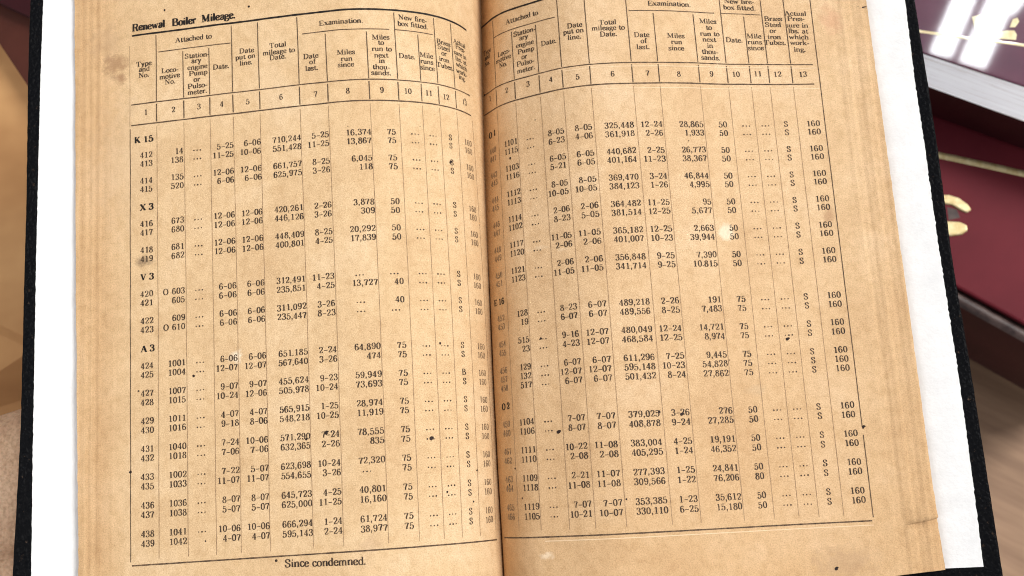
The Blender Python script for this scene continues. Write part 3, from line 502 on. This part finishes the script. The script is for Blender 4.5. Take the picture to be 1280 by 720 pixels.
# right edges of the figures in columns type, loco, date, put on line, total, last, since, next, S, 160
RE = [-1.1323, 2.563671, 8.484881, 11.696151, 16.344218, 19.543137, 24.245109, 26.99739, 33.913849, 37.472626]
ROWS = ([2,3,5,6,10,11,13,14,18,19,21,22,26,27,29,30,32,33,35,36,38,39,41,42,44,45],
        [2,3,5,6,8,9,11,12,14,15,17,18,22,23,25,26,28,29,30,34,35,37,38,40,41,43,44])
T = ([
 '412 413 414 415 416 417 418 419 420 421 422 423 424 425 *427 428 429 430 431 432 433 435 436 437 438 439',
 '14 138 135 520 673 680 681 682 O_603 605 609 O_610 1001 1004 1007 1015 1011 1016 1040 1018 1002 1033 1036 1038 1041 1042',
 '5-25 11-25 12-06 6-06 12-06 12-06 12-06 12-06 6-06 6-06 6-06 6-06 6-06 12-07 9-07 10-24 4-07 9-18 7-24 7-06 7-22 11-07 8-07 5-07 10-06 4-07',
 '6-06 10-06 12-06 6-06 12-06 12-06 12-06 12-06 6-06 6-06 6-06 6-06 6-06 12-07 9-07 12-06 4-07 8-06 10-06 7-06 5-07 11-07 8-07 5-07 10-06 4-07',
 '710,244 551,428 661,757 625,975 420,261 446,126 448,409 400,801 312,491 235,851 311,092 235,447 651.185 567,640 455,624 505,978 565,915 548,218 571,290 632,365 623,698 554,655 645,723 625,000 666,294 595,143',
 '5-25 11-25 8-25 3-26 2-26 3-26 8-25 4-25 11-23 4-25 3-26 8-23 2-24 3-26 9-23 10-24 1-25 10-25 7-24 2-26 10-24 3-26 4-25 11-25 1-24 2-24',
 '16,374 13,867 6,045 118 3,878 309 20,292 17,839 ... 13,727 ... ... 64,890 474 59,949 73,693 28,974 11,919 78,555 835 72,320 ... 40,801 16,160 61,724 38,977',
 '75 75 75 75 50 50 50 50 ... 40 40 ... 75 75 75 75 75 75 75 75 75 75 75 75 75 75',
 'S S S S S S S S S S S S S S B S S S S S S S S S S S', ' '.join(['160'] * 26)],
 ['440 441 442 443 444 445 446 447 448 449 450 451 452 453 454 455 456 457 458 459 460 461 462 463 464 465 466',
 '1101 1115 1103 1116 1112 1113 1114 1102 1117 1120 1121 1123 128 19 515 23 129 132 517 1104 1106 1111 1110 1109 1118 1119 1105',
 '8-05 6-23 6-05 5-21 8-05 10-05 2-06 8-23 11-05 2-06 2-06 11-05 8-23 6-07 9-16 4-23 6-07 12-07 6-07 7-07 8-07 10-22 2-08 2-21 11-08 7-07 10-21',
 '8-05 4-06 6-05 6-05 8-05 10-05 2-06 5-05 11-05 2-06 2-06 11-05 6-07 6-07 12-07 12-07 6-07 12-07 6-07 7-07 8-07 11-08 2-08 11-07 11-08 7-07 10-07',
 '325,448 361,918 440,682 401,164 369,470 384,123 364,482 381,514 365,182 401,007 356,848 341,714 489,218 489,556 480,049 468,584 611,296 595,148 501,432 379,025 408,878 383,004 405,295 277,393 309,566 353,385 330,110',
 '12-24 2-26 2-25 11-23 3-24 1-26 11-25 12-25 12-25 10-23 9-25 9-25 2-26 8-25 12-24 12-25 7-25 10-23 8-24 3-26 9-24 4-25 1-24 1-25 1-22 1-23 6-25',
 '28,865 1,933 26,773 38,367 46,844 4,995 95 5,677 2,663 39,944 7,390 10.815 191 7,483 14,721 8,974 9,445 54,828 27,862 276 27,285 19,191 46,352 24,841 76,206 35,612 15,180',
 '50 50 50 50 50 50 50 50 50 50 50 50 75 75 75 75 75 75 75 50 50 50 50 50 80 50 50',
 ' '.join(['S'] * 27), ' '.join(['160'] * 27)])
NAMES = ['type number', 'locomotive number', 'date', 'date put on line', 'total mileage', 'date of last examination', 'miles run since', 'miles to run', 'tube metal letter', 'pressure figure']
def leaders(pr, u, l, one=False):
    for q in ((.37,) if one else (-.37, 0, .37)):
        pr.dot(u + q, l - .17 + random.gauss(0, .01), .088 * random.uniform(.7, 1.12), 8)
for k in (0, 1):
    pg = pages[k]; sk = .0
    # figures, column by column
    for ci in range(10):
        pr = Print(k)
        for l, s_ in zip(ROWS[k], T[k][ci].split()):
            if s_ == '...':
                leaders(pr, 22.34 if ci == 6 else 26.06, l); continue
            u = RE[ci]
            if k == 0 and ci == 1 and s_[0] == 'O':
                pr.text('O', u - 2.5, l, .68, 1.05, 'l'); s_ = s_[2:]
            if s_[0] == '*': pr.text('*', u - 1.85, l - .28, .46, 1, 'l'); s_ = s_[1:]
            pr.text(s_, u + .06, l, .67, .985, 'r')
        pr.build('number_column', M['ink_faint' if (k, ci) in ((0, 9), (1, 0)) else 'ink'], pg)
    for u in (4.24, 29.22, 31.40):
        pr = Print(k)
        for l in ROWS[k]: leaders(pr, u, l, k == 0 and u < 5 and l == 45)
        pr.build('dotted_column', M['ink'], pg)
    # class headings
    for txt, l in ((('K 15', .15), ('X 3', 8.1), ('V 3', 16.1), ('A 3', 24.1)), (('O 1', 0.0), ('E 16', 20.1), ('O 2', 32.05)))[k]:
        pr = Print(k); pr.text(txt, -.95, l, .70, 1.15, 'r', 1); pr.build('class_heading', M['ink_bold'], pg)
    # column headings
    H, N = ((HL, NL), (HR, NR))[k]; groups = []
    for wd in H:
        if groups and abs(groups[-1][-1][1] - wd[1]) < .75 and 0 < wd[2] - groups[-1][-1][2] < 1.05: groups[-1].append(wd)
        else: groups.append([wd])
    for g in groups:
        pr = Print(k)
        for (t_, u, l) in g:
            pr.slope = 0
            big = t_ in ('Attached to', 'Examination.')
            pr.text(t_, u, l, .60 if big else .58, 1.20 if big else 1.22, 'c', 0 if (big or t_.startswith(('New', 'box'))) else 2, hyph=True, jit=.008)
        pr.build('column_heading', M['ink'], pg)
    for (t_, u, l) in N:
        pr = Print(k); pr.text(t_, u, l, .64, .95, 'c', 0); pr.build('column_number', M['ink'], pg)
    # ruled lines
    def rule(P, wd, mat, ends=None):
        P = np.array(P, float); n = max(2, int(np.linalg.norm(P[-1] - P[0]) / .2)); t_ = np.linspace(0, 1, n); q = np.linspace(0, 1, len(P))
        Q = np.column_stack([np.interp(t_, q, P[:, 0]), np.interp(t_, q, P[:, 1])])
        W = wd * (1 + .22 * np.array([noise.noise(Vector((a * 1.7, b * 1.7, wd * 9))) for a, b in Q]))
        pr = Print(k); pr.ribbon(Q, W); return pr.build('ruled_line', mat, pg)
    tp, un, hb, nb, bt = HT[k]; U = UV[k]; r0 = -3.55 if k == 0 else -3.4; r1 = 38.45 if k == 0 else 38.0
    rule([(r0, tp), (r1, tp)], .22, M['ink_bold'])
    rule([(-.3, un), (8.4, un)], .11, M['rule_dark']); rule([(16.9, un), (26.9, un)], .11, M['rule_dark']); rule([(27.6, un), (32.2, un)], .10, M['rule_dark'])
    rule([(r0 - .1, hb), (r1 - .5, hb)], .13, M['rule_dark']); rule([(r0 - .1, nb), (r1 - .6, nb)], .15, M['rule_dark'])
    rule([(r0 - .1, bt), (37.9 if k else 38.3, bt)], .15, M['rule_dark'])
    for i, u in enumerate(U):
        if i == 13 and k == 0:
            rule([(u, -1.4), (u, 45.9)], .06, M['rule_pale']); continue
        inner_ = i in (2, 3, 7, 8, 10)
        if 0 < i < 13:
            rule([(u - .02, (un if inner_ else tp) + .3), (u, hb - .12)], .11, M['rule_dark']); rule([(u, hb + .22), (u, nb - .15)], .13, M['rule_dark'])
        if i == 0: 
            if k == 1: continue
            rule([(u, tp + 1.2), (u, nb + .1)], .055, M['rule_pale']); rule([(u + .03, nb + .4), (u, 20), (u + .02, 46.5)], .095, M['rule_dark']); continue
        if i == 13:
            rule([(u, TOP + 8), (u, 36.1)], .10, M['rule_dark']); rule([(u, 36.9), (u, 45.5)], .10, M['rule_dark']); continue
        rule([(u, nb + .35), (u + .03, 20), (u, 46.3 if k == 0 else 45.2)], .068, M['rule_pale'])
    if k == 1:
        for l, a, b in ((hb + .42, 9, 37.9), (nb + .55, 12, 37.9), (bt + .42, 3, 38)): rule([(a, l), (b, l + .03)], .11, M['ghost'])
    # spots of ink and fly marks
    for (u, l, r) in (SPL, SPR)[k]:
        pr = Print(k); rr = r / 11.6 * .76; pr.dot(u, l, rr, 14, rr * random.uniform(.75, 1.1), .16)
        if r > 2.4: pr.dot(u + .12, l - .1, rr * .6, 10, rr * .9, .25)
        pr.build('ink_spot', M['spot'], pg, .026)
pr = Print(0)
for t_, u, w_t in (('Renewal', -3.55, 4.13), ('Boiler', 1.40, 2.93), ('Mileage.', 4.98, 4.15)):
    pr.text(t_, u, -13.33, .88, w_t / pr.width(t_, .88, 1.0), 'l', 1)
o = pr.build('page_title', M['ink_bold'], pages[0])
pr = Print(0); pr.slope = .03; Wt = pr.width('Since condemned.', .80, 1.0); pr.text('Since condemned.', 13.23, 48.02, .80, 8.75 / Wt, 'l', 0); pr.text('*', 12.15, 47.75, .62, 1, 'l')
pr.build('footnote', M['ink'], pages[0])
# punctures, the blot on the figure 7 and the small tear at the head of the right page
pr = Print(1); pr.ribbon([(43.2, -13.4), (43.7, -13.2), (44.15, -13.35)], [.05, .2, .08]); pr.build('edge_nick', M['spot'], pages[1], .03)

# ------------------------------------------------------------------ things behind the book
tz = -97.0
v = []; f = []; n = 12
for i in range(n + 1):
    for j in range(n + 1): v.append(((-500 + 1000 * i / n) * S, (-420 + 900 * j / n) * S, tz * S))
for i in range(n):
    for j in range(n): q = i * (n + 1) + j; f.append([q, q + n + 1, q + n + 2, q + 1])
tag(obj('table', v, f, M['wood']), kind='structure')

# B: maroon volume with the plain cover, gilt rule and gilt initial
zb = -64.0
bb = empty('maroon_book', tuple(at(1240, 300, zb) * S), 'matt maroon book with a thin gilt rule, the lower of two beside the open book', 'book')
e0, e1 = at(1060, 283, zb), at(1420, 482, zb); ux = (e1 - e0) / np.linalg.norm(e1 - e0); uy = np.array([-ux[1], ux[0], 0])
if uy[1] < 0: uy = -uy
far = 120.0
prism('cover', [e0, e1, e1 + uy * far, e0 + uy * far], np.array([0, 0, -1.6]), M['maroon'], bb, .4)
# spine profile swept along the edge: groove, worn ridge, round back
prof = [(1.2, -1.4), (.2, -1.9), (-.4, -1.2), (-1.1, -.6), (-1.8, -.7), (-2.3, -1.4), (-3.2, -4), (-3.9, -8), (-4.2, -13), (-4.1, -18), (-3.6, -24), (-2.6, -29), (-1, -31.4), (2, -31.8)]
def sweep(name, prof, a, b, mat, parent, n=1):
    v = []; f = []
    for i in range(n + 1):
        p = a + (b - a) * i / n
        for (y, z) in prof: v.append((p + uy * y + np.array([0, 0, z])) * S)
    m_ = len(prof)
    for i in range(n):
        for j in range(m_ - 1): q = i * m_ + j; f.append([q, q + m_, q + m_ + 1, q + 1])
    o = obj(name, v, f, mat, parent, True); fixparent(o, parent); return o
sweep('spine', prof[5:], e0, e1, M['maroon_dark'], bb); sweep('spine_ridge', prof[1:6], e0, e1, M['ridge'], bb); sweep('joint_groove', prof[:2], e0, e1, M['maroon_dark'], bb)
prism('page_block', [e0 + uy * 1 + [0, 0, -1.7], e1 + uy * 1 + [0, 0, -1.7], e1 + uy * (far - 3) + [0, 0, -1.7], e0 + uy * (far - 3) + [0, 0, -1.7]], np.array([0, 0, -29.4]), M['pages'], bb)
prism('back_cover', [e0 + [0, 0, -31.2], e1 + [0, 0, -31.2], e1 + uy * far + [0, 0, -31.2], e0 + uy * far + [0, 0, -31.2]], np.array([0, 0, -1.5]), M['maroon_dark'], bb, .3)
def gilt(z, P, wd, parent, name='gilt_letter', up=.06, closed=False):
    Q = spline([at(px, py, z + up)[:2] for px, py in P], closed, 6); Q = np.array(Q); Tn = np.gradient(Q, axis=0); Tn /= np.linalg.norm(Tn, axis=1, keepdims=True) + 1e-9
    N = np.column_stack([-Tn[:, 1], Tn[:, 0]]); W = np.broadcast_to(np.asarray(wd, float), (len(Q),))[:, None] / 2 if np.ndim(wd) == 0 else np.interp(np.linspace(0, 1, len(Q)), np.linspace(0, 1, len(wd)), wd)[:, None] / 2
    v = []; f = []; m_ = 7
    for q, nn, ww in zip(Q, N, W[:, 0]):
        for j in range(m_):
            an = math.pi * j / (m_ - 1); p2 = q + nn * ww * math.cos(an)
            v.append((p2[0] * S, p2[1] * S, (z + up - .1 + (.45 if z < -60 else .12) * ww * math.sin(an)) * S))
    for i in range(len(Q) - 1):
        for j in range(m_ - 1): q = i * m_ + j; f.append([q, q + 1, q + m_ + 1, q + m_])
    o = obj(name, v, f, M['gold' if z < -60 else 'gold_gloss'], parent, True); fixparent(o, parent); return o
gilt(zb, [(1120, 183), (1174, 194), (1226, 205), (1284, 218), (1400, 245)], 1.15, bb, 'gilt_rule')
def letter(z, P, parent): prism('gilt_letter', [at(*p, z + (.07 if z > -60 else .35)) for p in P], np.array([0, 0, -.5]), M['gold' if z < -60 else 'gold_gloss'], parent, .03 if z > -60 else .42, 3)
letter(zb, [(1160, 252), (1172, 243), (1186, 243), (1199, 247), (1210, 255), (1215, 262), (1209, 266), (1202, 263), (1190, 256), (1176, 254), (1168, 260)], bb)
letter(zb, [(1160, 272), (1172, 278), (1186, 276), (1200, 277), (1209, 281), (1210, 288), (1203, 293), (1189, 295), (1172, 292), (1160, 284)], bb)
o = prism('worn_patch', [at(px, py, zb + .05) for px, py in ((1184, 259), (1196, 262), (1200, 272), (1186, 275))], np.array([0, 0, -.2]), M['ridge'], bb)

# A: glossy maroon volume lying across it, its pale page edges towards the camera
za = -50.0
ab = empty('glossy_maroon_book', tuple(at(1240, 60, za) * S), 'glossy maroon book mirroring white ceiling tubes, behind the upper right corner', 'book')
a0, a1 = at(1040, 29, za), at(1420, 154, za); c0, c1 = at(1040, 64, za - 2), at(1420, 202, za - 2)
MPN.inputs['Rotation'].default_value = (0, 0, -math.atan2(c1[1] - c0[1], c1[0] - c0[0]))
vx = (a1 - a0) / np.linalg.norm(a1 - a0); vy = np.array([-vx[1], vx[0], 0]); vy = vy if vy[1] > 0 else -vy
prism('cover', [a0, a1, a1 + vy * far, a0 + vy * far], np.array([0, 0, -1.2]), M['maroon_gloss'], ab, .25)
# fanned leaves: a slope of thin steps from the cover edge down to the lower edge
v = []; f = []; nst = 22
for i in range(nst + 1):
    a = i / nst
    for (p, q) in ((a0, c0), (a1, c1)):
        b = p + (q - p) * a; b = b + [0, 0, -.15]; v.append(b * S); v.append((b + [0, 0, -.16]) * S)
for i in range(nst):
    q = 4 * i; f += [[q + 1, q + 4, q + 6, q + 3], [q, q + 1, q + 3, q + 2]]
o = obj('page_block', v, f, M['pages'], ab); fixparent(o, ab)
prism('page_stack', [c0 + [0, 0, -.4], c1 + [0, 0, -.4], c1 + vy * (far + 5) + [0, 0, -.4], c0 + vy * (far + 5) + [0, 0, -.4]], np.array([0, 0, -10.4]), M['maroon_dark'], ab, .3).name = 'back_cover'
gilt(za, [(1120, 36), (1150, 39), (1200, 46), (1240, 51), (1284, 57), (1400, 76)], .8, ab, 'gilt_rule')
letter(za, [(1215, 21), (1226, 18), (1232, 17), (1230, 23), (1234, 38), (1240, 46), (1216, 44), (1219, 38)], ab)
letter(za, [(1247, 41), (1258, 38), (1268, 38), (1271, 43), (1270, 50), (1247, 48)], ab)
letter(za, [(1262, 34), (1266, 24), (1272, 22), (1274, 27), (1269, 34)], ab)

# the ceiling tubes whose mirror images cross the glossy cover
def mirror(px, py, h):
    p = at(px, py, za); d = ray(px, py); d = np.array([d[0], d[1], -d[2]]); return p + d * ((h - za) / d[2])
HT_ = 420.0
for q, lab in (([(1190, 0), (1219, 0), (1189, 72), (1162, 66)], 'narrow left ceiling tube above the table, seen mirrored in the glossy maroon book'),
          ([(1234, 0), (1269, 0), (1231, 86), (1199, 76)], 'wide middle ceiling tube above the table, seen mirrored in the glossy maroon book'),
          ([(1271, 0), (1282, 0), (1268, 18), (1262, 16)], 'short right ceiling tube above the table, its end mirrored at the frame corner')):
    P = [mirror(*p, HT_) for p in q]; d0 = P[0] - P[3]; d1 = P[1] - P[2]; P[0] = P[0] + d0 * 2.5; P[1] = P[1] + d1 * 2.5
    c = sum(P) / 4; L = empty('ceiling_lamp', tuple(c * S), lab, 'lamp', 'ceiling tubes mirrored in the glossy book')
    prism('lamp_tube', P, np.array([0, 0, -1.]), M['glow'], L)
    prism('lamp_housing', [p + [0, 0, 4.1] for p in P], np.array([0, 0, -4.]), M['housing'], L)

# left: brown cardboard box with a sloping flap, maroon books on it
zx = -40.0
xb = empty('cardboard_box', tuple(at(10, 300, zx) * S), 'plain brown cardboard box with a lowered front flap behind the black left edge', 'box')
g0, g1 = at(-160, 330, zx), at(60, 436, zx); h0, h1 = at(-160, 580, zx - 22), at(60, 512, zx - 22)
far1, far0 = at(120, -80, zx), at(-300, -80, zx)
prism('lid', [g0, g1, far1, far0], np.array([0, 0, -.8]), M['card'], xb, .25)
prism('flap', [g0 + [0, 0, -.2], g1 + [0, 0, -.2], h1, h0], np.array([0, 2.0, -.8]), M['card'], xb)
prism('body', [g0 + [1, 4, -.9], g1 + [-1, 4, -.9], far1 + [-1, -1, -.9], far0 + [1, -1, -.9]], np.array([0, 0, tz - zx + 1.0]), M['card'], xb)
zc = zx + 3.4
cb = empty('brown_maroon_book', tuple(at(0, 30, zc) * S), 'brown maroon leather book lying on the cardboard box in the upper left corner', 'book')
K = [at(-120, -125, zc), at(-40, -4, zc), at(0, 56, zc), at(90, 191, zc), at(330, -60, zc), at(100, -220, zc)]
K = [at(-70, -49, zc), at(90, 191, zc), at(300, 20, zc), at(140, -220, zc)]
prism('cover', K, np.array([0, 0, -.7]), M['maroon_brown'], cb, .2); kc = sum(K) / 4
prism('page_block', [kc + (p - kc) * .97 + [0, 0, -.72] for p in K], np.array([0, 0, -2.0]), M['block'], cb)
prism('back_cover', [p + [0, 0, -2.74] for p in K], np.array([0, 0, -.6]), M['maroon_dark'], cb, .2)
zd = zc + 2.2
db = empty('oxblood_notebook', tuple(at(20, 0, zd) * S), 'dark oxblood notebook on the brown maroon book in the top left corner', 'book')
K = [at(-110, -47, zd), at(80, 41, zd), at(170, -150, zd), at(-20, -240, zd)]
prism('cover', K, np.array([0, 0, -.5]), M['oxblood'], db, .15); kc = sum(K) / 4
prism('page_block', [kc + (p - kc) * .97 + [0, 0, -.52] for p in K], np.array([0, 0, -1.1]), M['block'], db)
prism('back_cover', [p + [0, 0, -1.64] for p in K], np.array([0, 0, -.5]), M['oxblood'], db, .15)

# the hand that carries the book from below, palm up under the left board
per = empty('person', tuple(at(-60, 700, -6) * S), 'bare hand holding the open book from below at its lower left edge', 'person')
zh = -4.6
def hp(px, py, z=zh): return at(px, py, z)
nodes = []; edges = []
def node(p, r, par=None):
    nodes.append((np.array(p), r)); i = len(nodes) - 1
    if par is not None: edges.append((par, i))
    return i
r0_ = node(hp(30, 600), 9.6)                     # palm
w_ = node(hp(-50, 628), 9.4, r0_); w1 = node(hp(-130, 668), 8.2, w_); w2 = node(hp(-240, 735), 9.0, w1); w3 = node(hp(-410, 840), 10.5, w2)
kn = node(hp(90, 575), 8.2, r0_)
base = hp(90, 575)
for (dx, dy, ln, rr) in ((-20, -78, 150, 2.7), (10, -32, 175, 2.9), (28, 14, 165, 2.8), (30, 62, 130, 2.5)):
    a = node(hp(100 + dx * .7, 575 + dy * .75), rr + 1.0, kn); dirx, diry = .88, -.30 + (dy * .0018)
    b = node(hp(100 + dx + dirx * ln * .45, 575 + dy + diry * ln * .45, zh - 1.2), rr, a); c_ = node(hp(100 + dx + dirx * ln * .75, 575 + dy + diry * ln * .75, zh - 2.2), rr * .92, b); node(hp(100 + dx + dirx * ln, 575 + dy + diry * ln, zh - 3.6), rr * .78, c_)
a = node(hp(10, 690), 4.6, r0_); b = node(hp(60, 740), 3.6, a); node(hp(130, 765), 3.0, b)
me = bpy.data.meshes.new('body'); me.from_pydata([tuple(p * S) for p, r in nodes], edges, [])
ho = bpy.data.objects.new('body_skin', me); C.objects.link(ho)
sk_ = ho.modifiers.new('skin', 'SKIN'); sk_.use_smooth_shade = True
for i, (p, r) in enumerate(nodes): me.skin_vertices[0].data[i].radius = (r * S, r * S)
me.skin_vertices[0].data[0].use_root = True
sb = ho.modifiers.new('sub', 'SUBSURF'); sb.levels = 2; sb.render_levels = 2
dg = bpy.context.evaluated_depsgraph_get(); ev = bpy.data.meshes.new_from_object(ho.evaluated_get(dg))
bpy.data.objects.remove(ho); ev.name = 'hand'
top = max(v_.co.z for v_ in ev.vertices); 
for v_ in ev.vertices:            # a hand is broader than thick
    v_.co.z = zh * S + (v_.co.z - zh * S) * .55
ev.materials.clear(); ev.materials.append(M['skin'])
for p in ev.polygons: p.use_smooth = True
hand = bpy.data.objects.new('hand', ev); C.objects.link(hand); hand.parent = per; fixparent(hand, per)
# sleeve
v = []; f = []; A_ = hp(-280, 760); B_ = hp(-630, 965); dv = B_ - A_; L_ = np.linalg.norm(dv); dv /= L_; s1 = np.array([-dv[1], dv[0], 0]); s1 /= np.linalg.norm(s1)
for i in range(15):
    for j in range(24):
        a = 2 * math.pi * j / 24; rr = (11.5 + .35 * i + .5 * math.sin(i * 1.9 + 2 * math.sin(a))) 
        v.append((A_ + dv * L_ * i / 14 + s1 * rr * math.cos(a) + np.array([0, 0, rr * .62 * math.sin(a)])) * S)
for i in range(14):
    for j in range(24): q = i * 24; f.append([q + j, q + (j + 1) % 24, q + 24 + (j + 1) % 24, q + 24 + j])
f.append(list(range(14 * 24, 15 * 24)))
sl = obj('sleeve', v, f, M['sleeve'], per, True); fixparent(sl, per)
